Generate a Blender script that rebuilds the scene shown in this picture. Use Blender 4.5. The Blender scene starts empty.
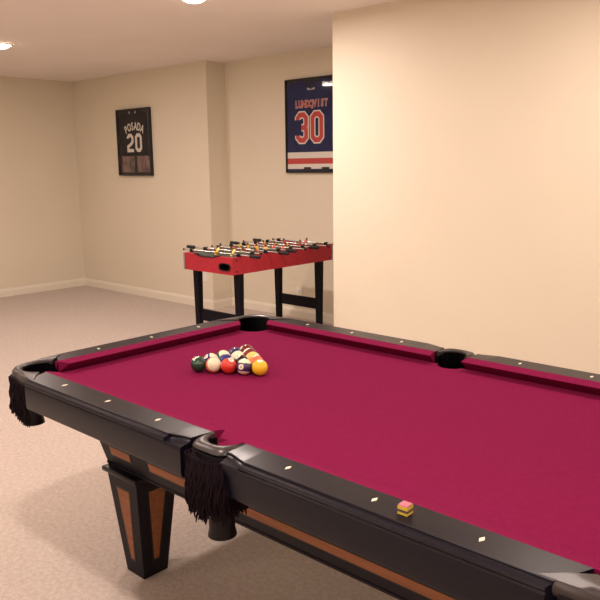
import bpy, bmesh, math, random
from mathutils import Vector, Matrix
R = math.radians
random.seed(7)
SC = bpy.context.scene
C = SC.collection
PI = math.pi

# ------------------------------------------------------------------ materials
def mat(name, col, rough=.5, metal=0, spec=.5, coat=0, coat_rough=.1, noise=None, bump=None, sheen=0, emit=None, subsurf=0):
    m = bpy.data.materials.new(name); m.use_nodes = True
    nt = m.node_tree; b = nt.nodes['Principled BSDF']
    b.inputs['Base Color'].default_value = (*col, 1)
    b.inputs['Roughness'].default_value = rough
    b.inputs['Metallic'].default_value = metal
    b.inputs['Specular IOR Level'].default_value = spec
    b.inputs['Coat Weight'].default_value = coat
    b.inputs['Coat Roughness'].default_value = coat_rough
    b.inputs['Sheen Weight'].default_value = sheen
    tc = nt.nodes.new('ShaderNodeTexCoord')
    if noise:                       # (scale, colour2, detail)
        n = nt.nodes.new('ShaderNodeTexNoise'); n.inputs['Scale'].default_value = noise[0]
        n.inputs['Detail'].default_value = noise[2] if len(noise) > 2 else 4
        r = nt.nodes.new('ShaderNodeValToRGB')
        r.color_ramp.elements[0].position = .35; r.color_ramp.elements[1].position = .65
        r.color_ramp.elements[0].color = (*col, 1); r.color_ramp.elements[1].color = (*noise[1], 1)
        mp = nt.nodes.new('ShaderNodeMapping')
        if len(noise) > 3: mp.inputs['Scale'].default_value = noise[3]
        nt.links.new(tc.outputs['Object'], mp.inputs['Vector'])
        nt.links.new(mp.outputs['Vector'], n.inputs['Vector'])
        nt.links.new(n.outputs['Fac'], r.inputs['Fac']); nt.links.new(r.outputs['Color'], b.inputs['Base Color'])
    if bump:                        # (scale, strength, distance)
        n2 = nt.nodes.new('ShaderNodeTexNoise'); n2.inputs['Scale'].default_value = bump[0]; n2.inputs['Detail'].default_value = 3
        bp = nt.nodes.new('ShaderNodeBump'); bp.inputs['Strength'].default_value = bump[1]; bp.inputs['Distance'].default_value = bump[2]
        nt.links.new(tc.outputs['Object'], n2.inputs['Vector'])
        nt.links.new(n2.outputs['Fac'], bp.inputs['Height']); nt.links.new(bp.outputs['Normal'], b.inputs['Normal'])
    if emit:
        b.inputs['Emission Color'].default_value = (*emit[0], 1); b.inputs['Emission Strength'].default_value = emit[1]
    return m

M = {}
M['wall'] = mat('cream_wall_paint', (.75, .685, .555), .5, spec=.3, noise=(1.2, (.77, .705, .575), 2), bump=(180, .06, .002))
M['ceiling'] = mat('ceiling_paint', (.88, .81, .77), .9, spec=.2, noise=(2, (.90, .83, .79), 2), bump=(160, .08, .002))
M['carpet'] = mat('beige_carpet', (.545, .45, .388), .95, spec=.1, noise=(55, (.67, .565, .49), 8), bump=(240, .9, .01), sheen=.3)
M['trim'] = mat('trim_paint', (.82, .77, .66), .4, spec=.4)
M['cloth'] = mat('red_billiard_cloth', (.178, .0085, .050), .95, spec=.05, noise=(90, (.198, .010, .057), 5), bump=(600, .25, .001))
M['wood'] = mat('black_lacquered_wood', (.004, .0035, .009), .31, spec=.28, coat=.0, coat_rough=.25, noise=(14, (.006, .0055, .011), 5, (1, 6, 6)))
M['apron'] = mat('charcoal_wood', (.007, .006, .011), .5, spec=.2, noise=(14, (.010, .008, .014), 5, (1, 6, 6)))
M['inlay'] = mat('amber_wood_inlay', (.24, .085, .035), .5, spec=.3, noise=(9, (.31, .12, .05), 6, (1, 8, 8)))
M['pearl'] = mat('pearl_sight', (.85, .78, .62), .25)
M['leather'] = mat('dark_leather', (.045, .032, .032), .38, spec=.6, bump=(140, .3, .002))
M['iron'] = mat('pocket_iron_leather', (.03, .024, .024), .36, spec=.55, bump=(160, .15, .001))
M['fringe'] = mat('dark_brown_fringe', (.005, .0022, .0045), .9, spec=.12, noise=(60, (.011, .0045, .0075), 3))
M['liner'] = mat('black_pocket_liner', (.005, .005, .007), .6, spec=.2)
M['net'] = mat('pocket_boot', (.007, .005, .007), .5, spec=.25)
M['black'] = mat('black_plastic', (.007, .006, .008), .4, spec=.35)
M['blackwood'] = mat('black_laminate', (.004, .0035, .008), .55, spec=.14)
M['red'] = mat('red_laminate', (.38, .018, .034), .45, spec=.3, noise=(20, (.41, .022, .038), 2))
M['chrome'] = mat('chrome_rod', (.62, .60, .58), .22, metal=1)
M['field'] = mat('green_field', (.06, .13, .07), .6)
M['grey'] = mat('grey_inner_wall', (.20, .21, .20), .5)
M['yellow'] = mat('yellow_player', (.80, .52, .04), .4)
M['redplayer'] = mat('red_player', (.62, .06, .04), .4)
M['white'] = mat('white_plastic', (.85, .83, .78), .4)
M['skin'] = mat('player_head', (.10, .06, .04), .5)
M['lens'] = mat('lamp_lens', (1, .9, .75), .5, emit=((1, .80, .58), 14))
M['ringw'] = mat('lamp_trim', (.85, .80, .74), .5)
M['frame'] = mat('black_frame', (.010, .009, .011), .35)
M['jblack'] = mat('black_jersey_fabric', (.008, .007, .012), .85, spec=.2, bump=(300, .3, .002), noise=(7, (.014, .012, .019), 3))
M['jblue'] = mat('navy_jersey_fabric', (.012, .018, .075), .85, spec=.2, bump=(300, .3, .002), noise=(7, (.018, .025, .10), 3))
M['twhite'] = mat('white_twill', (.72, .68, .62), .7)
M['tred'] = mat('red_twill', (.50, .05, .05), .7)
M['photo'] = mat('action_photo', (.035, .02, .025), .3, noise=(14, (.30, .19, .18), 5))
M['mount'] = mat('dark_backing', (.012, .012, .016), .8)
M['chalk'] = mat('pink_chalk', (.55, .17, .22), .95)
M['clabel'] = mat('yellow_paper_label', (.62, .45, .06), .6)
M['cpale'] = mat('dark_label_band', (.10, .06, .05), .6)
M['slot'] = mat('outlet_slot', (.05, .04, .04), .6)

def glass_mat():
    m = bpy.data.materials.new('picture_glass'); m.use_nodes = True
    nt = m.node_tree; nt.nodes.clear()
    o = nt.nodes.new('ShaderNodeOutputMaterial'); mx = nt.nodes.new('ShaderNodeMixShader')
    f = nt.nodes.new('ShaderNodeFresnel'); f.inputs['IOR'].default_value = 1.36
    t = nt.nodes.new('ShaderNodeBsdfTransparent'); g = nt.nodes.new('ShaderNodeBsdfGlossy'); g.inputs['Roughness'].default_value = .03
    ge = nt.nodes.new('ShaderNodeNewGeometry'); sb = nt.nodes.new('ShaderNodeMath'); sb.operation = 'SUBTRACT'; sb.inputs[0].default_value = 1
    mu = nt.nodes.new('ShaderNodeMath'); mu.operation = 'MULTIPLY'
    nt.links.new(ge.outputs['Backfacing'], sb.inputs[1]); nt.links.new(sb.outputs[0], mu.inputs[0]); nt.links.new(f.outputs[0], mu.inputs[1])
    nt.links.new(mu.outputs[0], mx.inputs[0]); nt.links.new(t.outputs[0], mx.inputs[1]); nt.links.new(g.outputs[0], mx.inputs[2])
    nt.links.new(mx.outputs[0], o.inputs[0]); return m
M['glass'] = glass_mat()

def ball_mat(name, col, stripe):
    m = bpy.data.materials.new(name); m.use_nodes = True
    nt = m.node_tree; b = nt.nodes['Principled BSDF']
    b.inputs['Roughness'].default_value = .12; b.inputs['Coat Weight'].default_value = .6; b.inputs['Coat Roughness'].default_value = .05
    if not stripe:
        b.inputs['Base Color'].default_value = (*col, 1); return m
    tc = nt.nodes.new('ShaderNodeTexCoord'); sp = nt.nodes.new('ShaderNodeSeparateXYZ')
    ab = nt.nodes.new('ShaderNodeMath'); ab.operation = 'ABSOLUTE'
    lt = nt.nodes.new('ShaderNodeMath'); lt.operation = 'LESS_THAN'; lt.inputs[1].default_value = .0148
    mx = nt.nodes.new('ShaderNodeMix'); mx.data_type = 'RGBA'
    mx.inputs['A'].default_value = (.82, .74, .54, 1); mx.inputs['B'].default_value = (*col, 1)
    nt.links.new(tc.outputs['Object'], sp.inputs[0]); nt.links.new(sp.outputs['Z'], ab.inputs[0])
    nt.links.new(ab.outputs[0], lt.inputs[0]); nt.links.new(lt.outputs[0], mx.inputs['Factor'])
    nt.links.new(mx.outputs['Result'], b.inputs['Base Color']); return m

# ------------------------------------------------------------------ helpers
def obj(name, bm, material, parent=None, smooth=None, loc=None, rot=None):
    bmesh.ops.recalc_face_normals(bm, faces=bm.faces[:])
    me = bpy.data.meshes.new(name); bm.to_mesh(me); bm.free()
    for mm in (material if isinstance(material, list) else [material]): me.materials.append(mm)
    if smooth:
        for p in me.polygons: p.use_smooth = True
        me.set_sharp_from_angle(angle=R(smooth))
    o = bpy.data.objects.new(name, me); C.objects.link(o)
    if parent: o.parent = parent
    if loc: o.location = loc
    if rot: o.rotation_euler = rot
    return o
def thing(name, label, cat, loc=(0, 0, 0), rotz=0, group=None):
    o = bpy.data.objects.new(name, None); C.objects.link(o)
    o.location = loc; o.rotation_euler = (0, 0, rotz)
    o.empty_display_size = .05
    o['label'] = label; o['category'] = cat
    if group: o['group'] = group
    return o
def struct(o, label=None):
    o['kind'] = 'structure'
    if label: o['label'] = label
    return o
def dup_tree(o, parent=None):
    c = o.copy(); C.objects.link(c); c.parent = parent
    for ch in list(o.children): dup_tree(ch, c)
    return c
def box(bm, x0, x1, y0, y1, z0, z1, bev=0, seg=2):
    vs = [bm.verts.new(v) for v in ((x0,y0,z0),(x1,y0,z0),(x1,y1,z0),(x0,y1,z0),(x0,y0,z1),(x1,y0,z1),(x1,y1,z1),(x0,y1,z1))]
    fs = [bm.faces.new([vs[i] for i in f]) for f in ((3,2,1,0),(4,5,6,7),(0,1,5,4),(1,2,6,5),(2,3,7,6),(3,0,4,7))]
    if bev:
        es = list({e for f in fs for e in f.edges})
        bmesh.ops.bevel(bm, geom=es, offset=bev, segments=seg, affect='EDGES', profile=.5)
    return bm
def bx(*a, **k): return box(bmesh.new(), *a, **k)
def frustum(bm, cx, cy, z0, z1, h0, h1, bev=0):
    q = []
    for z, h in ((z0, h0), (z1, h1)):
        q += [bm.verts.new((cx+sx*h, cy+sy*h, z)) for sx, sy in ((-1,-1),(1,-1),(1,1),(-1,1))]
    fs = [bm.faces.new([q[i] for i in f]) for f in ((3,2,1,0),(4,5,6,7),(0,1,5,4),(1,2,6,5),(2,3,7,6),(3,0,4,7))]
    if bev:
        es = list({e for f in fs for e in f.edges})
        bmesh.ops.bevel(bm, geom=es, offset=bev, segments=2, affect='EDGES', profile=.5)
    return bm
def loft(bm, rings, closed=True, caps=True, cyc=False):
    V = [[bm.verts.new(p) for p in r] for r in rings]
    n = len(rings[0])
    pairs = list(zip(V, V[1:])) + ([(V[-1], V[0])] if cyc else [])
    for a, b in pairs:
        for i in range(n if closed else n-1):
            j = (i+1) % n
            try: bm.faces.new((a[i], a[j], b[j], b[i]))
            except ValueError: pass
    if caps and closed and not cyc:
        bm.faces.new(V[0][::-1]); bm.faces.new(V[-1])
    return bm
def tube(bm, pts, r, n=8, caps=True):
    pts = [Vector(p) for p in pts]; rs = r if isinstance(r, (list, tuple)) else [r]*len(pts)
    rings = []; up = None
    for i, p in enumerate(pts):
        t = (pts[min(i+1, len(pts)-1)] - pts[max(i-1, 0)]).normalized()
        if up is None: up = Vector((0,0,1)) if abs(t.z) < .9 else Vector((1,0,0))
        a = t.cross(up).normalized(); b = a.cross(t).normalized(); up = b
        rings.append([p + (a*math.cos(2*PI*k/n) + b*math.sin(2*PI*k/n))*rs[i] for k in range(n)])
    return loft(bm, rings, caps=caps)
def lathe(bm, prof, n=32, caps=True, c=(0, 0)):
    return loft(bm, [[(c[0]+r*math.cos(2*PI*k/n), c[1]+r*math.sin(2*PI*k/n), z) for k in range(n)] for r, z in prof], caps=caps)
def prism(bm, poly, z0, z1):
    a = [bm.verts.new((x, y, z0)) for x, y in poly]; b = [bm.verts.new((x, y, z1)) for x, y in poly]
    bm.faces.new(a[::-1]); bm.faces.new(b)
    for i in range(len(poly)):
        j = (i+1) % len(poly); bm.faces.new((a[i], a[j], b[j], b[i]))
    return bm

def text_bm(s, size, offset=0, extrude=0, shear=0, cx=True):
    cu = bpy.data.curves.new('lettering', 'FONT'); cu.body = s; cu.size = size; cu.offset = offset; cu.extrude = extrude
    if cx: cu.align_x = 'CENTER'; cu.align_y = 'CENTER'
    cu.resolution_u = 3
    t = bpy.data.objects.new('lettering', cu); C.objects.link(t)
    bpy.context.view_layer.update()
    me = bpy.data.meshes.new_from_object(t.evaluated_get(bpy.context.evaluated_depsgraph_get()))
    bm = bmesh.new(); bm.from_mesh(me)
    bpy.data.objects.remove(t); bpy.data.meshes.remove(me); bpy.data.curves.remove(cu)
    return bm
def add_bm(dst, src, mtx):
    src.transform(mtx); me = bpy.data.meshes.new('join'); src.to_mesh(me); dst.from_mesh(me); bpy.data.meshes.remove(me); src.free()
def ribbon(bm, pts, w, z0, z1, closed=False):
    """flat mitred stroke of width w through pts, from z0 to z1"""
    P = [Vector(p) for p in pts]; n = len(P); L = []; Rr = []
    for i in range(n):
        if closed: a, b, c = P[i-1], P[i], P[(i+1) % n]
        else: a, b, c = P[max(i-1, 0)], P[i], P[min(i+1, n-1)]
        d1 = (b-a).normalized() if (b-a).length else (c-b).normalized(); d2 = (c-b).normalized() if (c-b).length else d1
        n1 = Vector((-d1.y, d1.x)); n2 = Vector((-d2.y, d2.x)); m = (n1+n2).normalized(); k = w/2/max(.4, m.dot(n1))
        e = Vector((0, 0))
        if not closed and i == 0: e = -d2*0
        L.append(b+m*k+e); Rr.append(b-m*k+e)
    rings = [[(*L[i], z0), (*L[i], z1), (*Rr[i], z1), (*Rr[i], z0)] for i in range(n)]
    return loft(bm, rings, cyc=closed, caps=not closed)
# block athletic numerals as stroke paths in a box 1 wide, 1.6 high (centre line)
def numeral(ch, w, h):
    c = .28*w
    if ch == '0': return [(-w/2+c,-h/2),(w/2-c,-h/2),(w/2,-h/2+c),(w/2,h/2-c),(w/2-c,h/2),(-w/2+c,h/2),(-w/2,h/2-c),(-w/2,-h/2+c)], True
    if ch == '2': return [(-w/2,h/2-c*1.3),(-w/2,h/2-c),(-w/2+c,h/2),(w/2-c,h/2),(w/2,h/2-c),(w/2,h*.08),(w/2-c*.9,-h*.05),(-w/2,-h*.24),(-w/2,-h/2),(w/2,-h/2),(w/2,-h/2+c*.6)], False
    if ch == '3': return [(-w/2,h/2-c*1.5),(-w/2,h/2-c),(-w/2+c,h/2),(w/2-c,h/2),(w/2,h/2-c),(w/2,c*.7),(w/2-c*.8,0),(-w*.05,0)], False
def draw_numeral(bm, ch, cx, cy, w, h, sw, z0, z1):
    pts, cl = numeral(ch, w, h)
    ribbon(bm, [(x+cx, y+cy) for x, y in pts], sw, z0, z1, cl)
    if ch == '3':
        pts2 = [(x+cx, -y+cy) for x, y in pts]
        ribbon(bm, pts2, sw, z0+.0001, z1+.0003, False)

# ------------------------------------------------------------------ room
FZ, CZ = -.78, 1.702
XL, XR, YF = -5.85, 4.6, -3.6
YB, YA, YP = 3.63, 3.875, 2.80       # back wall, alcove wall, projecting wall
XB, XP = -3.37, -1.048
struct(obj('floor', bx(XL-.1, XR+.1, YF-.1, YA+.1, FZ-.1, FZ), M['carpet']), 'beige cut pile carpet')
struct(obj('ceiling', bx(XL-.1, XR+.1, YF-.1, YA+.1, CZ, CZ+.1), M['ceiling']), 'plain off white ceiling')
struct(obj('wall_left', bx(XL-.1, XL, YF, YA, FZ, CZ), M['wall']))
struct(obj('wall_back', bx(XL, XB, YB, YA, FZ, CZ, ), M['wall']))
struct(obj('wall_alcove', bx(XL-.1, XR+.1, YA, YA+.1, FZ, CZ), M['wall']))
struct(obj('wall_right', bx(XP, XR, YP, YA, FZ, CZ), M['wall']))
struct(obj('wall_east', bx(XR, XR+.1, YF, YA, FZ, CZ), M['wall']))
struct(obj('wall_front', bx(XL-.1, XR+.1, YF-.1, YF, FZ, CZ), M['wall']))
def baseboard(name, a, b, nrm):
    a, b, nrm = Vector((*a, 0)), Vector((*b, 0)), Vector((*nrm, 0))
    prof = [(0, 0), (.014, 0), (.014, .068), (.011, .078), (.006, .084), (.005, .092), (0, .094)]
    bm = bmesh.new()
    loft(bm, [[p + nrm*d + Vector((0, 0, FZ+z)) for d, z in prof] for p in (a, b)])
    struct(obj(name, bm, M['trim']))
baseboard('baseboard_left', (XL, YF), (XL, YB), (1, 0))
baseboard('baseboard_back', (XL, YB), (XB, YB), (0, -1))
baseboard('baseboard_return', (XB, YB-.014), (XB, YA), (1, 0))
baseboard('baseboard_alcove', (XB, YA), (XP, YA), (0, -1))
baseboard('baseboard_corner', (XP, YA), (XP, YP-.014), (-1, 0))
baseboard('baseboard_right', (XP, YP), (XR, YP), (0, -1))
baseboard('baseboard_east', (XR, YF), (XR, YP), (-1, 0))
baseboard('baseboard_front', (XL, YF), (XR, YF), (0, 1))

# ------------------------------------------------------------------ recessed ceiling lights
def ceiling_light(x, y, label, energy):
    t = thing('ceiling_light', label, 'ceiling light', (x, y, CZ))
    bm = bmesh.new()
    lathe(bm, [(.072, -.001), (.075, -.009), (.082, -.012), (.094, -.010), (.100, -.001)], 40, caps=False)
    obj('trim_ring', bm, M['ringw'], t, smooth=50)
    bm = bmesh.new()
    lathe(bm, [(.0745, -.001), (.073, -.010), (.062, -.022), (.042, -.032), (.02, -.0365), (.001, -.038)], 40)
    obj('lamp_lens', bm, M['lens'], t, smooth=50)
    L = bpy.data.lights.new('downlight', 'AREA'); L.shape = 'DISK'; L.size = .13; L.energy = energy; L.color = (1, .83, .75); L.spread = R(180)
    lo = bpy.data.objects.new('downlight', L); C.objects.link(lo); lo.location = (x, y, CZ-.040)
E0 = 23
for x, y, lab, e in (
    (-3.76, 1.76, 'round recessed ceiling light, the full disc at the left edge of the ceiling', .62),
    (-1.31, 1.80, 'round recessed ceiling light cut off by the top of the photo', 1.2),
    (1.14, 1.80, 'round recessed ceiling light over the far side of the pool table', .64),
    (3.55, 1.80, 'round recessed ceiling light in the far right corner beyond the pool table', .7),
    (-3.76, -.66, 'round recessed ceiling light over the open carpet on the left', .55),
    (-1.31, -.66, 'round recessed ceiling light over the carpet near the pool table head', 1.2),
    (1.14, -.66, 'round recessed ceiling light over the near side of the pool table', .95),
    (-1.31, -3.05, 'added fill light in a round ceiling fitting behind the camera on the left', .6),  # unseen fitting, added to lift the shade under the table
    (1.14, -3.05, 'added fill light in a round ceiling fitting directly behind the camera', .6),  # second unseen fitting of the added fill row
    (3.55, -.66, 'round recessed ceiling light behind the camera on the right', 1)):
    ceiling_light(x, y, lab, E0*e)

# ------------------------------------------------------------------ pool table  (nose line rectangle 1.982 x .991, rail top z=0)
TL, TW = 1.982, .991
table = thing('pool_table', 'dark wooden pool table with red cloth and fringed pockets on beige carpet', 'pool table', (TL/2, TW/2, FZ))
TB = Vector((-TL/2, -TW/2, -FZ))       # so parts can be written in table coordinates
def tpart(name, bm, m, smooth=None, parent=None):
    if parent is None:
        bm.transform(Matrix.Translation(TB)); return obj(name, bm, m, table, smooth)
    bm.transform(Matrix.Translation(TB)); return obj(name, bm, m, parent, smooth)
BED = -.042
# playing surface with pocket notches
def arc(cx, cy, r, a0, a1, n=14): return [(cx+r*math.cos(R(a0+(a1-a0)*i/n)), cy+r*math.sin(R(a0+(a1-a0)*i/n))) for i in range(n+1)]
CP, CRI, SPO, SRI = -.018, .073, -.052, .052
def angs(cx, cy, r, ix=None, iy=None): pass
quarter_s = []
e = .04
def corner_arc(cx, cy, sx, sy):
    # arc facing the playing field, from the long-rail side to the end-rail side
    dx = math.sqrt(CRI**2-(-e-CP)**2)
    a0 = math.degrees(math.atan2(-e-CP, dx)); a1 = 90-a0
    pts = arc(0, 0, CRI, a0, a1)
    return [(cx+sx*(CP+x), cy+sy*(CP+y)) for x, y in pts]
dxs = math.sqrt(SRI**2-(-e-SPO)**2)
def side_arc(cy, sy):
    a0 = math.degrees(math.atan2(-e-SPO, -dxs)); a1 = 180-a0
    return [(TL/2+x, cy+sy*(SPO+y)) for x, y in arc(0, 0, SRI, a0, a1)]
poly = []
poly += corner_arc(0, 0, 1, 1)[::-1]
poly += side_arc(0, 1)
poly += corner_arc(TL, 0, -1, 1)
poly += corner_arc(TL, TW, -1, -1)[::-1]
poly += side_arc(TW, -1)[::-1]
poly += corner_arc(0, TW, 1, -1)
bm = bmesh.new(); prism(bm, poly, BED-.028, BED)
bed = tpart('playing_surface', bm, M['cloth'])
bed['label'] = 'red cloth playing surface'
# under-bed frame
bm = bmesh.new(); box(bm, .075, TL-.075, .075, TW-.075, -.12, -.0702)
tpart('slate_support', bm, M['blackwood'])

WI, WO = .049, .150
MIDP = [(WI, -.001), (.133, 0), (.1348, -.001), (.1352, -.0045), (.1380, -.0058), (.1430, -.0060), (.1485, -.0085), (.1505, -.0125), (.1490, -.0165), (.1470, -.0185), (.1490, -.0210), (.1500, -.0260), (.1500, -.0460), (.1500, -.0900), (.1470, -.0980), (.142, -.100), (WI, -.100)]
ENDP = [(WI, -.001), (.1285, 0), (.1305, -.0008), (.1315, -.0035), (.1310, -.0080), (.1300, -.0120), (.1300, -.0160), (.1320, -.0210), (.1360, -.0260), (.1410, -.0300), (.1460, -.0335), (.1495, -.0380), (.1500, -.0460), (.1500, -.0900), (.1470, -.0980), (.142, -.100), (WI, -.100)]
ENDQ = [(WI, -.001), (.101, 0), (.1045, -.0006), (.1060, -.0030), (.1062, -.0080), (.1070, -.0120), (.1100, -.0175), (.1180, -.0235), (.1280, -.0280), (.1380, -.0310), (.1460, -.0340), (.1495, -.0380), (.1500, -.0460), (.1500, -.0900), (.1470, -.0980), (.142, -.100), (WI, -.100)]
ENDP = [(v, z*.5 if z > -.036 and i > 1 else z) for i, (v, z) in enumerate(ENDP)]
ENDQ = [(v, z*.5 if z > -.036 and i > 1 else z) for i, (v, z) in enumerate(ENDQ)]
for L_ in (ENDP, ENDQ): L_[11] = (.1498, -.024); L_[12] = (.15, -.030)
def rail(name, length, ends, T, label=None):
    """ends: ('corner'|'side') for u=0 and u=length. T: matrix from (u, v, z) to table coordinates"""
    def endu(kind, v):
        if kind == 'corner': return .056 + max(0, (v-WI))*.42
        return .067 + (v-WI)*.08
    def pos(k, v):                     # shear decays away from the end
        return v
    bm = bmesh.new(); rings = []
    S = [(0, 1.6), (.014, 1.57), (.028, 1.45), (.042, 1.28), (.054, 1.12), (.064, 1.03), (.072, 1), (.0726, 0), (.30, 0)]
    secs = [('a', d, k) for d, k in S] + [('b', d, k) for d, k in reversed(S)]
    for side, d, k in secs:
        if ends[0 if side == 'a' else 1] == 'corner': k = 0
        ring = []
        for (vm, zm), (ve, ze), (vq, zq) in zip(MIDP, ENDP, ENDQ):
            if k < 1: v = vm; z = zm
            else: v = ve*(2-k)+vq*(k-1); z = ze*(2-k)+zq*(k-1)
            sh = max(0, 1-d/.12)
            if side == 'a': u = endu(ends[0], WI) + (endu(ends[0], v)-endu(ends[0], WI))*sh + d
            else: u = length - endu(ends[1], WI) - (endu(ends[1], v)-endu(ends[1], WI))*sh - d
            ring.append((u, v, z))
        rings.append(ring)
    loft(bm, rings); bm.transform(T)
    r = tpart(name, bm, M['wood'], 28)
    # cushion
    bm = bmesh.new()
    prof = [(WI, -.0010), (.030, -.0030), (.013, -.0062), (.0078, -.0078), (.0065, -.0095), (.0090, -.0115), (.040, -.0412), (WI, -.0415)]
    def cu(kind, v): return (.080 - v*.75) if kind == 'corner' else (.0635 + v*.13)
    loft(bm, [[(cu(ends[0], v), v, z) for v, z in prof], [(length-cu(ends[1], v), v, z) for v, z in prof]])
    bm.transform(T)
    c = tpart('cushion', bm, M['cloth'], 24, parent=r); c['label'] = 'red cloth covered rubber cushion'
    return r
def sights(r, us, T):
    for u in us:
        bm = bmesh.new()
        prism(bm, [(u-.0056, .0885), (u, .0885-.0115), (u+.0056, .0885), (u, .0885+.0115)], -.0006, .0006)
        bm.transform(T); s = tpart('diamond_sight', bm, M['pearl'], parent=r); s['label'] = 'pale pearl diamond marker'
D = .24775
near = Matrix(((1,0,0,0),(0,-1,0,0),(0,0,1,0),(0,0,0,1)))
near2 = Matrix(((1,0,0,4*D),(0,-1,0,0),(0,0,1,0),(0,0,0,1)))
far = Matrix(((1,0,0,0),(0,1,0,TW),(0,0,1,0),(0,0,0,1)))
far2 = Matrix(((1,0,0,4*D),(0,1,0,TW),(0,0,1,0),(0,0,0,1)))
head = Matrix(((0,-1,0,0),(1,0,0,0),(0,0,1,0),(0,0,0,1)))
foot = Matrix(((0,1,0,TL),(1,0,0,0),(0,0,1,0),(0,0,0,1)))
for T, k in ((near, 0), (far, 0)):
    sights(rail('side_rail', 4*D, ('corner', 'side'), T), (D, 2*D, 3*D), T)
for T in (near2, far2):
    sights(rail('side_rail', 4*D, ('side', 'corner'), T), (D, 2*D, 3*D), T)
for T in (head, foot):
    sights(rail('end_rail', TW, ('corner', 'corner'), T), (D, 2*D, 3*D), T)

# pockets: local frame, pocket centre at origin, rail top z=0, outward = -Y
def make_pocket(kind, M4, rotz):
    root = bpy.data.objects.new('pocket', None); C.objects.link(root); root.parent = table
    root.location = (M4[0]-TL/2, M4[1]-TW/2, -FZ); root.rotation_euler = (0, 0, rotz)
    rnd = random.Random(3 if kind == 'side' else 5)
    if kind == 'side': ri, a0, a1 = SRI, 180-2, 360+2
    else: ri, a0, a1 = CRI, 270-96, 270+96
    N = 30; rings = []
    def outer(a):
        c, s = math.cos(a), math.sin(a)
        if kind == 'side':
            # rounded box: half width .0775, outward depth .104
            hw, dp, k = .0675, .082, 4.5
            x, y = abs(c)/hw, max(0, -s)/dp
            r = 1/((x**k+y**k)**(1/k)); return r
        w = a - R(45); c, s = math.cos(w), math.sin(w); k = 2.5; h = .101
        if c > 0: return (h+.016*min(1, c*1.8))/abs(s)
        if s > 0: return (h+.016*min(1, s*1.8))/abs(c)
        return h/((abs(c)**k+abs(s)**k)**(1/k))
    for i in range(N+1):
        a = R(a0+(a1-a0)*i/N); ro = outer(a); c, s = math.cos(a), math.sin(a)
        if kind == 'side' and s > -.0: ro = .0675
        h = .0012 if kind == 'side' else .0016
        dz = .018 if kind == 'side' else .008
        prof = [(ri, -.036+dz), (ri-.001, -.010), (ri+.001, -.001), (ri+.006, h), ((ri+ro)/2, h+.0015), (ro-.010, h-.001), (ro-.003, -.006), (ro, -.012), (ro-.001, -.030+dz), (ro-.006, -.036+dz)]
        rings.append([(r*c, r*s, z) for r, z in prof])
    bm = bmesh.new(); loft(bm, rings)
    obj('pocket_iron', bm, M['iron'], root, 40)
    # liner and boot
    bm = bmesh.new()
    zb = -.256 if kind == 'side' else -.208; sh = .030 if kind == 'side' else .050
    rb = .036
    pr = [(ri-.0015, -.012), (ri-.003, -.05), (ri-.004, -.080), (.050, -.12), (.040, -.145), (rb, -.160), (rb-.002, zb+.02), (rb+.002, zb), (rb-.004, zb-.001)]
    # upper part only on the outward half so the mouth stays open
    n = 36
    V = []
    for j, (r, z) in enumerate(pr):
        row = []
        for k in range(n):
            a = 2*PI*k/n
            zz = z
            if math.sin(a) > -.02 and z > BED-.008: zz = BED-.008-(0 if j == 0 else .002)
            row.append((r*math.cos(a), r*math.sin(a) - sh*min(1, j/5), zz))
        V.append(row)
    loft(bm, V, caps=False)
    bm.faces.new([v for v in bm.verts][-n:])
    obj('pocket_boot', bm, M['net'], root, 50)
    # dark lining with a scalloped strap pattern inside the outward half
    bm = bmesh.new()
    rows = []
    for j, (dr, z) in enumerate(((.0035, -.006), (.004, -.02), (.005, -.036), (.006, -.055), (.009, -.075))):
        ex = 2 if kind == 'side' else 22
        zt = lambda k: z if 4 < k < 32 else min(z, -.012)
        rows.append([((ri-dr-.0012*math.cos(k*PI))*math.cos(R(a0-ex+(a1-a0+2*ex)*k/36)), (ri-dr-.0012*math.cos(k*PI))*math.sin(R(a0-ex+(a1-a0+2*ex)*k/36)), zt(k)) for k in range(37)])
    loft(bm, rows, closed=False, caps=False)
    bmesh.ops.solidify(bm, geom=bm.faces[:], thickness=-.0015)
    obj('pocket_liner', bm, M['liner'], root, 30)
    # fringe: leather band + twisted threads
    bm = bmesh.new()
    fa0, fa1 = (186, 354) if kind == 'side' else (180+5, 360-5)
    band = []
    for i in range(25):
        a = R(fa0+(fa1-fa0)*i/24); ro = outer(a)+.001; c, s = math.cos(a), math.sin(a)
        band.append([((ro+d)*c, (ro+d)*s, z) for d, z in ((-.008, -.019), (.000, -.020), (.004, -.040), (.003, -.056), (-.004, -.054))])
    loft(bm, band)
    obj('fringe_band', bm, M['net'], root, 40)
    bm = bmesh.new()
    layers = ((.010, 70, -.160), (.000, 56, -.172), (.018, 58, -.145)) if kind == 'side' else ((.003, 64, -.158), (-.005, 50, -.166), (.008, 40, -.145))
    for dr, cnt, zl in layers:
        for i in range(cnt):
            ad = fa0+(fa1-fa0)*(i+.5)/cnt + rnd.uniform(-1.2, 1.2); a = R(ad); ro = outer(a)+dr
            ze = zl+rnd.uniform(-.014, .014); ph = rnd.uniform(0, 6.28); sw = rnd.uniform(-.003, .010)
            pts = []; rs = []
            for q in range(10):
                f = q/9; z = -.028+(ze+.028)*f
                rr = ro + sw*f + .0022*math.sin(ph+f*15); aa = a + .028*math.sin(ph*1.7+f*13) * (.3+f)
                pts.append((rr*math.cos(aa), rr*math.sin(aa), z)); rs.append(.0030*(1-.25*(q % 2)) if q < 9 else .0012)
            tube(bm, pts, rs, 5)
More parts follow.
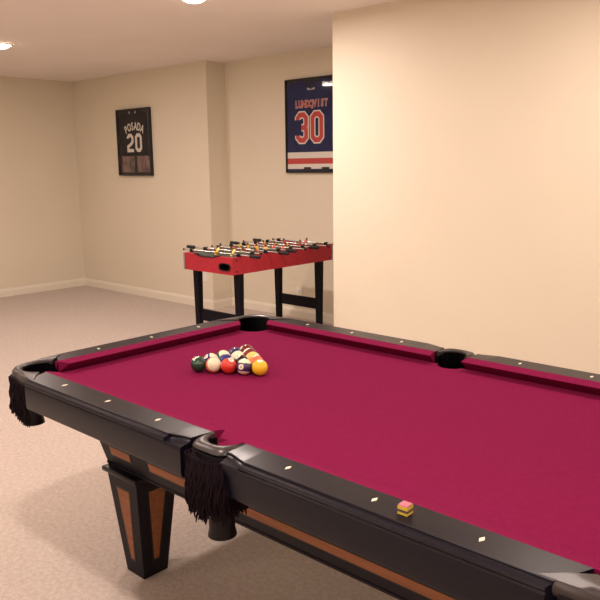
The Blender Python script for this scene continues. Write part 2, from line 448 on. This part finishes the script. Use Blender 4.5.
    if kind == 'side':                  # the front sheet bulges out over the rail ends
        for lay, cnt, ln in ((0, 60, -.146), (1, 52, -.156), (2, 44, -.132)):
            for i in range(cnt):
                f0 = (i+.5)/cnt + rnd.uniform(-.01, .01); x0 = -.034+.136*f0
                y0 = -.104 - .026*(1-(2*f0-1)**2) + .006*(1-lay)
                ze = ln + rnd.uniform(-.016, .012); ph = rnd.uniform(0, 6.28); fl = rnd.uniform(-.006, .008)
                pts = []; rs = []
                for q in range(10):
                    f = q/9; pts.append((x0*(.80+.20*min(1, f*3)) + .0028*math.sin(ph+f*14), y0*(.88+.12*min(1, f*2.5)) - fl*f + .0022*math.cos(ph*1.3+f*12), -.020+(ze+.020)*f))
                    rs.append(.0031*(1-.3*(q % 2)) if q < 9 else .0012)
                tube(bm, pts, rs, 5)
    obj('fringe', bm, M['fringe'], root, 60)
    return root
cp = CP
sp0 = make_pocket('side', (TL/2, SPO), 0)
c0 = make_pocket('corner', (cp, cp), R(-45))
def place_pocket(src, x, y, rz):
    o = dup_tree(src, table); o.location = (x-TL/2, y-TW/2, -FZ); o.rotation_euler = (0, 0, rz)
place_pocket(sp0, TL/2, TW-SPO, PI)
place_pocket(c0, TL-cp, cp, R(45))
place_pocket(c0, TL-cp, TW-cp, R(135))
place_pocket(c0, cp, TW-cp, R(-135))

# apron (tapered cabinet)
AT, AB, ZT, ZB = .065, .127, -.1005, -.367
def ap_off(z): return AT + (AB-AT)*(ZT-z)/(ZT-ZB)
def apron_panel(name, L, T, strips):
    bm = bmesh.new()
    a = .0
    o = [(AT, AT, ZT), (L-AT, AT, ZT), (L-AB, AB, ZB), (AB, AB, ZB)]
    th = .022
    i = [(AT+th, AT+th, ZT), (L-AT-th, AT+th, ZT), (L-AB-th, AB+th, ZB), (AB+th, AB+th, ZB)]
    vo = [bm.verts.new(p) for p in o]; vi = [bm.verts.new(p) for p in i]
    bm.faces.new(vo); bm.faces.new(vi[::-1])
    for k in range(4):
        j = (k+1) % 4; bm.faces.new((vo[k], vo[j], vi[j], vi[k]))
    # lower lip bead
    box(bm, AB-.004, L-AB+.004, AB-.004, AB+.02, ZB, ZB+.008)
    bm.transform(T); r = tpart(name, bm, M['apron'])
    for (x0, x1) in strips:
        z1, z0 = -.287, -.318
        nv = Vector((0, -(ZT-ZB), -(AB-AT))).normalized()
        def P(x, z, d): v = Vector((x, ap_off(z), z)) + nv*d; return tuple(v)
        # dark groove border
        bm = bmesh.new()
        b = .006
        ring = []
        for d in (-.001, .0012):
            ring.append([P(x0-b, z1+b, d), P(x1+b, z1+b, d), P(x1+b, z0-b, d), P(x0-b, z0-b, d)])
        loft(bm, ring); bm.transform(T)
        g = tpart('inlay_border', bm, M['black'], parent=r)
        bm = bmesh.new(); ring = []
        for d in (.0005, .0022):
            ring.append([P(x0, z1, d), P(x1, z1, d), P(x1, z0, d), P(x0, z0, d)])
        loft(bm, ring); bm.transform(T)
        s = tpart('wood_inlay', bm, M['inlay'], parent=r); s['label'] = 'amber wood inlay strip'
idm = Matrix.Identity(4)
mirY = Matrix(((1,0,0,0),(0,-1,0,TW),(0,0,1,0),(0,0,0,1)))
apron_panel('side_apron', TL, idm, [(.172, .290), (.400, TL-.400), (TL-.290, TL-.172)])
apron_panel('side_apron', TL, mirY, [(.172, .290), (.400, TL-.400), (TL-.290, TL-.172)])
swp = Matrix(((0,1,0,0),(1,0,0,0),(0,0,1,0),(0,0,0,1)))
swp2 = Matrix(((0,-1,0,TL),(1,0,0,0),(0,0,1,0),(0,0,0,1)))
apron_panel('end_apron', TW, swp, [(.20, TW-.20)])
apron_panel('end_apron', TW, swp2, [(.20, TW-.20)])

# legs
def make_leg(cx, cy):
    bm = bmesh.new(); frustum(bm, cx, cy, FZ+.001, -.386, .0525, .089, .002)
    leg = tpart('leg', bm, M['apron'])
    bm = bmesh.new(); box(bm, cx-.103, cx+.103, cy-.103, cy+.103, -.386, -.3675, .005, 3)
    tpart('leg_cap', bm, M['wood'], 40, parent=leg)
    H0, H1 = FZ+.001, -.386
    def half(z): return .0525+(.089-.0525)*(z-H0)/(H1-H0)
    for q in range(4):
        rz = Matrix.Rotation(q*PI/2, 4, 'Z')
        def ring(wb, wt, z0, z1, d):
            pts = []
            for x, z in ((-wb, z0), (wb, z0), (wt, z1), (-wt, z1)):
                pts.append(rz @ Vector((x, -half(z)-d, z)) + Vector((cx, cy, 0)))
            return pts
        bm = bmesh.new(); loft(bm, [ring(.017, .044, -.722, -.428, -.0005), ring(.017, .044, -.722, -.428, .0008)])
        tpart('inlay_border', bm, M['black'], parent=leg)
        bm = bmesh.new(); loft(bm, [ring(.010, .036, -.712, -.436, .0003), ring(.010, .036, -.712, -.436, .0016)])
        s = tpart('wood_inlay', bm, M['inlay'], parent=leg); s['label'] = 'tapered amber wood inlay'
for cx in (.232, TL-.232):
    for cy in (.198, TW-.198): make_leg(cx, cy)

# ------------------------------------------------------------------ billiard balls
BR = .0286
cr, cu_, cw = Vector((.736, .677, -.013)), Vector((-.115, .143, .983)), Vector((.667, -.722, .183))   # viewer right / up / towards
BC = {1: (.85, .50, .02), 2: (.02, .03, .18), 3: (.62, .035, .02), 4: (.03, .015, .09), 5: (.75, .16, .06), 6: (.006, .045, .025),
      7: (.16, .012, .02), 8: (.008, .007, .01), 9: (.80, .58, .15), 10: (.02, .03, .18), 11: (.62, .05, .04), 12: (.035, .015, .09),
      13: (.75, .20, .08), 14: (.01, .08, .05), 15: (.20, .02, .03)}
NAMES = {1: 'solid yellow', 2: 'solid blue', 3: 'solid red', 4: 'solid purple', 5: 'solid orange', 6: 'solid dark green', 7: 'solid maroon', 8: 'black',
         9: 'white ball with a yellow stripe', 10: 'white ball with a blue stripe', 11: 'white ball with a red stripe', 12: 'white ball with a dark purple stripe',
         13: 'white ball with an orange stripe', 14: 'white ball with a green stripe', 15: 'white ball with a maroon stripe'}
def ballname(n):
    return f'{NAMES[n]} pool ball' if n < 9 else NAMES[n].replace('white ball', 'white pool ball')
bang = R(28.32); e1 = Vector((math.cos(bang), math.sin(bang), 0)); e2 = Vector((-e1.y, e1.x, 0))
bc = Vector((.447, .4386, BED+BR+.0003))
# rows from the near side to the apex: (number, spot direction (right, up, towards), pole hint)
RACK = [
    [(6, (-.45, .80, .40), (0, 0, 1), 'at the left end of the nearest row of the rack'),
     (13, (.2, .93, -.3), (0, -.62, .8), 'second from left in the nearest row'),
     (3, (.35, .80, .5), (0, 0, 1), 'in the middle of the nearest row of the rack'),
     (12, (-.35, .05, .93), (.1, 1, .0), 'between the solid red and solid yellow balls'),
     (1, (.05, .88, .45), (0, 0, 1), 'at the right end of the nearest row of the rack')],
    [(10, (-.6, .6, .5), (.4, .8, .5), 'behind the dark green and orange striped balls'),
     (2, (.8, .3, .4), (0, 0, 1), 'behind the orange striped and red balls'),
     (8, (-.4, .8, .4), (0, 0, 1), 'in the centre of the rack behind the red ball'),
     (5, (-.3, .9, .1), (0, 0, 1), 'directly behind the yellow ball')],
    [(14, (.9, -.5, -.2), (-.1, .85, .6), 'leftmost of the middle row of the rack'),
     (11, (.95, .1, .3), (-.35, .8, .5), 'behind the black ball in the rack'),
     (9, (.3, .5, -.8), (1, .1, .1), 'behind the orange ball in the rack')],
    [(4, (-.6, .7, -.3), (0, 0, 1), 'at the left of the second row from the apex'),
     (15, (.6, .1, -.8), (.0, -.5, .8), 'next to the purple ball below the apex')],
    [(7, (-.75, .55, .3), (0, 0, 1), 'at the far apex of the rack')]]
for r, row in enumerate(RACK):
    for k, (num, sd, pole, where) in enumerate(row):
        c = bc + e1*.0578*(k-(4-r)/2) + e2*.0578*.866*r
        lab = f'{ballname(num)} {where}'
        t = thing('pool_ball', lab, 'pool ball', c, group='racked pool balls on the red cloth')
        X = (cr*sd[0]+cu_*sd[1]+cw*sd[2]).normalized()
        Zp = (cr*pole[0]+cu_*pole[1]+cw*pole[2]); Zp = (Zp - X*Zp.dot(X)).normalized(); Y = Zp.cross(X)
        t.rotation_euler = Matrix((X, Y, Zp)).transposed().to_euler()
        bm = bmesh.new(); bmesh.ops.create_uvsphere(bm, u_segments=40, v_segments=24, radius=BR)
        obj('ball_body', bm, ball_mat('ball_'+NAMES[num].replace(' ', '_'), BC[num], num > 8), t, 180)
        bm = bmesh.new()
        rr = .0098; prof = [(rr*f, 0) for f in (1, .75, .5, .25)]
        rings = [[(math.sqrt((BR+.0002)**2-q*q), q*math.cos(2*PI*j/24), q*math.sin(2*PI*j/24)) for j in range(24)] for q, _ in prof]
        loft(bm, rings, caps=False); bm.faces.new([v for v in bm.verts][-24:])
        sp = obj('number_circle', bm, M['pearl'], t, 60)
        tb = text_bm(str(num), .0125 if num < 10 else .0105, offset=.0003)
        for v in tb.verts:
            y, z = v.co.x*(.85 if num > 9 else 1), v.co.y
            v.co = (math.sqrt((BR+.0005)**2-y*y-z*z), y, z)
        obj('number', tb, M['black'], sp)

# ------------------------------------------------------------------ chalk cube on the near rail
ch = thing('chalk_cube', 'small pink chalk cube in a yellow paper wrapper on the near rail', 'chalk', (1.570, -.098, .0003), R(2))
bm = bmesh.new(); box(bm, -.0105, .0105, -.0105, .0105, 0, .0215, .001)
obj('chalk_block', bm, M['chalk'], ch, 40)
for z0, z1, mm, nm, w in ((.0008, .0062, 'clabel', 'paper_wrapper', .0113), (.0062, .0118, 'cpale', 'wrapper_band', .01125), (.0118, .0185, 'clabel', 'paper_wrapper', .0113)):
    bm = bmesh.new()
    loft(bm, [[(sx*q, sy*q, z) for sx, sy in ((-1,-1),(1,-1),(1,1),(-1,1))] for q, z in ((w, z0), (w, z1), (.0102, z1), (.0102, z0))], caps=False, cyc=True)
    obj(nm, bm, M[mm], ch)

# ------------------------------------------------------------------ foosball table
FX0, FX1, FY0, FY1, PZ0, PZ1 = -2.11, -1.553, 2.27, 3.39, -.095, .033
fb = thing('foosball_table', 'small red foosball table with black legs in front of the alcove', 'foosball table', ((FX0+FX1)/2, (FY0+FY1)/2, FZ))
FT = Matrix.Translation((-(FX0+FX1)/2, -(FY0+FY1)/2, -FZ))
def fpart(name, bm, m, parent=None, smooth=None):
    bm.transform(FT); return obj(name, bm, m, parent or fb, smooth)
TH = .018
def end_panel(y0, y1):
    # panel in the xz plane with a shallow dip in the top edge and a rounded return hole
    W = FX1-FX0
    def X(f): return FX0+f*W
    dip = [(X(.28), PZ1), (X(.32), PZ1-.010), (X(.38), PZ1-.0135), (X(.60), PZ1-.0135), (X(.66), PZ1-.010), (X(.70), PZ1)]
    hx0, hx1, hz0, hz1 = X(.74), X(.955), PZ0+.028, PZ0+.080
    hc = (hx0+hx1)/2, (hz0+hz1)/2
    hole = []
    n = 32; hw, hh, k = (hx1-hx0)/2, (hz1-hz0)/2, 3.5
    for i in range(n):
        a = 2*PI*i/n; c, s = math.cos(a), math.sin(a); r = 1/((abs(c)/hw)**k+(abs(s)/hh)**k)**(1/k); hole.append((hc[0]+r*c, hc[1]+r*s))
    # build from: left body polygon + ring around hole
    bm = bmesh.new()
    left = [(FX0, PZ0), (X(.71), PZ0), (X(.71), PZ1)] + dip[::-1] + [(FX0, PZ1)]
    def pr(poly):
        a = [bm.verts.new((x, y0, z)) for x, z in poly]; b = [bm.verts.new((x, y1, z)) for x, z in poly]
        bm.faces.new(a); bm.faces.new(b[::-1])
        for i in range(len(poly)):
            j = (i+1) % len(poly); bm.faces.new((a[i], b[i], b[j], a[j]))
    pr(left)
    # frame around hole: outer rectangle sampled at the same angles
    ox0, ox1, oz0, oz1 = X(.71), FX1, PZ0, PZ1
    outer = []
    for i in range(n):
        a = 2*PI*i/n; c, s = math.cos(a), math.sin(a)
        tx = ((ox1-hc[0])/c if c > 1e-6 else ((ox0-hc[0])/c if c < -1e-6 else 9)); tz = ((oz1-hc[1])/s if s > 1e-6 else ((oz0-hc[1])/s if s < -1e-6 else 9))
        t = min(tx, tz); outer.append([hc[0]+t*c, hc[1]+t*s])
    for cxn, czn in ((ox0, oz0), (ox1, oz0), (ox1, oz1), (ox0, oz1)):     # snap to corners
        j = min(range(n), key=lambda i: (outer[i][0]-cxn)**2+(outer[i][1]-czn)**2); outer[j] = [cxn, czn]
    rings = [[(x, y0, z) for x, z in hole], [(x, y0, z) for x, z in outer], [(x, y1, z) for x, z in outer], [(x, y1, z) for x, z in hole]]
    loft(bm, rings, cyc=True, caps=False)
    p = fpart('end_panel', bm, M['red'])
    bm = bmesh.new()                    # hole rim + dark pocket behind
    s = -1 if y0 < (FY0+FY1)/2 else 1
    yo = y0 if s < 0 else y1; yi = y1 if s < 0 else y0
    rr = []
    for sc, y in ((1.10, yo+s*.0005), (1.08, yo+s*.004), (.92, yo+s*.004), (.90, yo), (.90, yi-s*.05)):
        rr.append([(hc[0]+(x-hc[0])*sc, y, hc[1]+(z-hc[1])*sc) for x, z in hole])
    loft(bm, rr, caps=False); bm.faces.new([v for v in bm.verts][-n:])
    fpart('ball_return', bm, M['black'], p, 40)
    bm = bmesh.new()
    pts = [(x, (yo)+s*.001, z+.0015) for x, z in [(X(.24), PZ1+.001)]+dip+[(X(.74), PZ1+.001)]]
    loft(bm, [[(x, y0-.003, z-.004), (x, y0-.003, z+.003), (x, y1+.003, z+.003), (x, y1+.003, z-.004)] for x, _, z in pts])
    fpart('edge_trim', bm, M['black'], p)
    return p
end_panel(FY0, FY0+TH); end_panel(FY1-TH, FY1)
for x0, x1 in ((FX0, FX0+TH), (FX1-TH, FX1)):
    bm = bx(x0, x1, FY0+TH, FY1-TH, PZ0, PZ1, .0015)
    sp_ = fpart('side_panel', bm, M['red'])
    s = -1 if x0 == FX0 else 1; xo = x0 if s < 0 else x1
    for yy in (FY0+.04, FY1-.04):       # corner bolts
        for zz in (PZ0+.022, PZ1-.022):
            bm = bmesh.new(); tube(bm, [(xo, yy, zz), (xo+s*.003, yy, zz)], .006, 12); fpart('bolt', bm, M['blackwood'], sp_)
# darker corner posts
for x0, y0 in ((FX0-.002, FY0-.002), (FX1-.012, FY0-.002), (FX0-.002, FY1-.012), (FX1-.012, FY1-.012)):
    if x0 > -1.6 and y0 < 2.5: continue
    bm = bx(x0, x0+.014, y0, y0+.014, PZ0-.001, PZ1+.001, .002); fpart('corner_guard', bm, M['grey'])
bm = bx(FX0+TH, FX1-TH, FY0+TH, FY1-TH, PZ0+.01, PZ0+.022); fpart('playing_field', bm, M['field'])
bm = bmesh.new()
for x0, x1, y0, y1 in ((FX0+TH, FX0+TH+.003, FY0+TH, FY1-TH), (FX1-TH-.003, FX1-TH, FY0+TH, FY1-TH)):
    box(bm, x0, x1, y0, y1, PZ0+.022, PZ1-.004)
fpart('inner_lining', bm, M['grey'])
# legs and stretchers
LW = .062
def fleg(x, y):
    bm = bmesh.new()
    w0, w1 = .040, LW
    loft(bm, [[(x-w/2, y-d/2, z), (x+w/2, y-d/2, z), (x+w/2, y+d/2, z), (x-w/2, y+d/2, z)] for w, d, z in ((w0, .034, FZ+.006), (w1, .046, PZ0+.012))])
    l = fpart('leg', bm, M['blackwood'])
    bm = bmesh.new(); lathe(bm, [(.014, FZ+.001), (.015, FZ+.004), (.012, FZ+.007)], 16, c=(x, y)); fpart('levelling_foot', bm, M['grey'], l, 40)
LX0, LX1, LY0, LY1 = FX0+.035, FX1-.052, FY0+.105, FY1-.115
for y in (LY0, LY1):
    fleg(LX0, y); fleg(LX1, y)
    bm = bx(LX0+.022, LX1-.022, y-.011, y+.011, -.505, -.415, .002); fpart('stretcher', bm, M['blackwood'])
# rods
RZ = .046
rows = [('y', 1, 1), ('y', 2, -1), ('r', 3, 1), ('y', 4, 1), ('r', 4, -1), ('y', 3, 1), ('r', 2, -1), ('r', 1, 1)]
span = FY1-FY0
for i, (col, cnt, side) in enumerate(rows):
    y = FY0 + .075 + (span-.15)*i/7
    slide = (.02, -.03, .035, -.02, .03, -.035, .02, .045)[i]
    x0, x1 = FX0-.10+slide, FX1+.10+slide
    if side > 0: x1 += .0; x0 -= .0
    tilt = (.5, -.7, 1.1, .3, -1.0, .8, .2, -.5)[i]
    bm = bmesh.new(); tube(bm, [(x0, y, RZ), (x1, y, RZ)], .0062, 12); rod = fpart('rod', bm, M['chrome'], None, 50)
    hx = x1 if side > 0 else x0
    bm = bmesh.new(); s = side
    tube(bm, [(hx-s*.012, y, RZ), (hx-s*.004, y, RZ), (hx+s*.02, y, RZ), (hx+s*.055, y, RZ), (hx+s*.082, y, RZ), (hx+s*.088, y, RZ)], [.009, .0125, .0145, .0125, .0145, .010], 14)
    fpart('handle', bm, M['black'], rod, 50)
    ox = x0 if side > 0 else x1
    bm = bmesh.new(); tube(bm, [(ox, y, RZ), (ox-s*.012, y, RZ)], .009, 12); fpart('rod_cap', bm, M['black'], rod, 50)
    for xx in (FX0+TH/2, FX1-TH/2):
        bm = bx(xx-.011, xx+.011, y-.017, y+.017, PZ1-.001, RZ+.012, .003); fpart('bearing', bm, M['black'], rod)
    W = FX1-FX0-.10
    for k in range(cnt):
        px = (FX0+FX1)/2 + slide + (k-(cnt-1)/2)*W/(cnt+.5)
        bm = bmesh.new()
        prof = [(.006, -.004, -.066), (.010, -.006, -.062), (.009, 0, -.048), (.006, 0, -.030), (.010, 0, -.015), (.012, 0, 0), (.012, 0, .012), (.007, 0, .017), (.0085, 0, .022), (.009, 0, .030), (.005, 0, .036)]
        rings = [[(a*1.15*math.cos(2*PI*q/10), b+a*.8*math.sin(2*PI*q/10), z) for q in range(10)] for a, b, z in prof]
        loft(bm, rings)
        for f in bm.faces:
            zc = f.calc_center_median().z; f.material_index = 1 if zc > .018 else (1 if zc < -.05 else 0)
        bm.transform(Matrix.Translation((px, y, RZ)) @ Matrix.Rotation(tilt, 4, 'X'))
        fpart('player', bm, [M['yellow'] if col == 'y' else M['redplayer'], M['skin']], rod, 40)

# ------------------------------------------------------------------ framed jerseys
def framed(name, label, cx, y, z0, z1, w, depth, fab, glass=True):
    """frame hanging on a wall that faces -Y; local x to the right, local y up (mesh coords x, z)"""
    t = thing(name, label, 'framed jersey', (cx, y, (z0+z1)/2))
    h = z1-z0; b = .018
    bm = bmesh.new()
    b = .012
    prof = [(0, 0), (0, -depth), (.006, -depth-.004), (.010, -depth-.002), (b, -depth+.005), (b, 0)]   # inward, toward viewer
    rings = []
    for sx, sz in ((-1, -1), (1, -1), (1, 1), (-1, 1)):
        rings.append([(sx*(w/2-d), yy, sz*(h/2-d)) for d, yy in prof])
    loft(bm, rings, cyc=True, caps=False)
    obj('frame', bm, M['frame'], t)
    bm = bx(-w/2+b-.002, w/2-b+.002, -.008, 0, -h/2+b-.002, h/2-b+.002); obj('backing_board', bm, M['mount'], t)
    bm = bx(-w/2+b-.001, w/2-b+.001, -depth+.003, -depth+.005, -h/2+b-.001, h/2-b+.001); obj('glass_pane', bm, M['glass'], t)
    return t
UPR = Matrix.Rotation(PI/2, 4, 'X')     # text plane (x,y) -> (x,z), facing -Y
def place_flat(bm, dx, dy, dz): bm.transform(Matrix.Translation((dx, dy, dz)) @ UPR); return bm
def jersey_mesh(outline, thick=.006):
    bm = bmesh.new(); prism(bm, outline, 0, thick); return bm
def arched(s, size, rad, off, y, z, width, extr=.0006, spread=1.0):
    dst = bmesh.new(); n = len(s); step = width/n
    for i, chx in enumerate(s):
        x = (i-(n-1)/2)*step; a = x/rad if rad else 0
        lb = text_bm(chx, size, offset=off, extrude=extr)
        zz = -(rad-math.sqrt(rad*rad-x*x)) if rad else 0
        m = Matrix.Translation((x, y, z+zz)) @ Matrix.Rotation(a, 4, 'Y') @ UPR @ Matrix.Diagonal((.92, 1.25, 1, 1))
        add_bm(dst, lb, m)
    return dst
# 1: black jersey, number 20, two photographs underneath
w1 = .61
t = framed('framed_jersey', 'black framed black jersey with white number 20 and two small photos below', -4.598, YB-.001, .589, 1.315, w1, .042, M['jblack'])
hh = (1.315-.589)/2
out = [(-.25,-.14),(.25,-.14),(.255,.10),(.30,.12),(.30,.26),(.20,.325),(.08,.345),(-.08,.345),(-.20,.325),(-.30,.26),(-.30,.12),(-.255,.10)]
bm = jersey_mesh(out); j = obj('jersey', place_flat(bm, 0, -.0085, 0), M['jblack'], t)
bm = arched('POSADA', .094, .34, .0020, -.0165, .172, .36); obj('name_lettering', bm, M['twhite'], j)
bm = bmesh.new()
for chx, x in (('2', -.078), ('0', .078)): draw_numeral(bm, chx, x-.006, -.004, .088, .165, .036, 0, .0012)
obj('number_lettering', place_flat(bm, 0, -.0152, 0), M['twhite'], j)
bm = bmesh.new()
for x in (-.075, .035): 
    b2 = bmesh.new(); lathe(b2, [(.016, 0), (.016, .001), (.001, .0012)], 16); add_bm(bm, b2, Matrix.Translation((x, -.0152, .325)) @ UPR)
obj('collar_emblem', bm, mat('grey_emblem', (.30, .28, .28), .6), j)
for k, (xc, ww) in enumerate(((-.155, .255), (.155, .255))):
    bm = bx(xc-ww/2, xc+ww/2, -.011, -.0085, -hh+.038, -hh+.215)
    m = M['photo'].copy(); m.node_tree.nodes['Mapping'].inputs['Location'].default_value = (k*3.7, 1.1, k*2.1)
    m.node_tree.nodes['Mapping'].inputs['Scale'].default_value = (1.1, 1.1, .7) if k == 0 else (1.5, 1.1, .5)
    pp = obj('action_photo', bm, m, t); pp['label'] = 'small dark action photograph'
# 2: blue hockey jersey, number 30
w2 = .63; z0, z1 = .612, 1.458; cx2 = -2.195
t = framed('framed_jersey', 'black framed navy hockey jersey with red number 30 and striped hem in the alcove', cx2, YA-.001, z0, z1, w2, .030, M['jblue'])
hh = (z1-z0)/2
out = [(-.300,-.405),(.300,-.405),(.300,.33),(.26,.385),(.12,.405),(.07,.385),(-.07,.385),(-.12,.405),(-.26,.385),(-.300,.33)]
bm = jersey_mesh(out); j = obj('jersey', place_flat(bm, 0, -.0085, 0), M['jblue'], t)
zc = (z0+z1)/2
def band(za, zb, m, nm, yo=.0012):
    bm = bx(-.3005, .3005, -.0145-yo, -.0145, za-zc, zb-zc); obj(nm, bm, m, j)
band(.745, .800, M['twhite'], 'hem_stripe'); band(.693, .745, M['tred'], 'hem_stripe'); band(.648, .693, M['twhite'], 'hem_stripe')
bm = bmesh.new()
for x in (-.05, .17): box(bm, x-.045, x+.045, -.0165, -.0158, .632-zc, .664-zc)
obj('hem_patch', bm, M['mount'], j)
zn = 1.022-zc
bm = bmesh.new()
for chx, x in (('3', -.115), ('0', .069)): draw_numeral(bm, chx, x, zn, .105, .228, .068, 0, .001)
ol = obj('number_outline', place_flat(bm, 0, -.0147, 0), M['twhite'], j)
bm = bmesh.new()
for chx, x in (('3', -.115), ('0', .069)): draw_numeral(bm, chx, x, zn, .105, .228, .044, 0, .001)
obj('number_lettering', place_flat(bm, 0, -.0159, 0), M['tred'], j)
bm = arched('LUNDQVIST', .070, 0, .0036, -.0152, 1.228-zc, .40, extr=.0004); obj('name_outline', bm, M['twhite'], j)
bm = arched('LUNDQVIST', .070, 0, .0010, -.0164, 1.228-zc, .40, extr=.0004); obj('name_lettering', bm, M['tred'], j)
bm = text_bm('Reebok', .03, offset=.0008, extrude=.0005); obj('maker_mark', place_flat(bm, 0, -.0155, 1.362-zc), M['twhite'], j)
bm = bmesh.new(); ribbon(bm, [(-.07, .385), (-.04, .345), (0, .33), (.04, .345), (.07, .385)], .016, 0, .0015)
obj('collar', place_flat(bm, 0, -.0147, 0), M['mount'], j)

# ------------------------------------------------------------------ wall outlets
def outlet(x, y, z, label):
    t = thing('wall_outlet', label, 'wall outlet', (x, y, z))
    obj('cover_plate', bx(-.035, .035, -.006, 0, -.057, .057, .002), M['white'], t)
    for dz in (-.026, .026):
        bm = bmesh.new(); tube(bm, [(0, -.006, dz), (0, -.0075, dz)], .016, 20); s = obj('socket', bm, M['white'], t)
        bm = bmesh.new()
        for dx in (-.006, .006): box(bm, dx-.0012, dx+.0012, -.0080, -.0074, dz-.004, dz+.005)
        obj('slot', bm, M['slot'], s)
outlet(-3.50, YB, -.44, 'cream wall outlet on the back wall near the corner')
outlet(-2.38, YA, -.54, 'white wall outlet on the alcove wall behind the foosball table')

# ------------------------------------------------------------------ camera
cam = bpy.data.cameras.new('camera'); co = bpy.data.objects.new('camera', cam); C.objects.link(co)
f, yaw, pitch, roll = 728.54, -.7455441, .1837797, -.012847
F = Vector((math.sin(yaw)*math.cos(pitch), math.cos(yaw)*math.cos(pitch), -math.sin(pitch)))
r = Vector((math.cos(yaw), -math.sin(yaw), 0)); u = r.cross(F)
r2 = r*math.cos(roll)+u*math.sin(roll); u2 = -r*math.sin(roll)+u*math.cos(roll)
mw = Matrix((r2, u2, -F)).transposed().to_4x4(); mw.translation = (2.336557, -1.229935, .687892)
co.matrix_world = mw
cam.sensor_width = 36; cam.lens = 36*f/600; cam.clip_start = .05
SC.camera = co

w = bpy.data.worlds.new('world'); SC.world = w; w.use_nodes = True
w.node_tree.nodes['Background'].inputs[0].default_value = (1, .85, .7, 1)
w.node_tree.nodes['Background'].inputs[1].default_value = .0
SC.view_settings.view_transform = 'Standard'; SC.view_settings.look = 'None'; SC.view_settings.gamma = 1
SC.view_settings.use_curve_mapping = False
SC.view_settings.exposure = .5
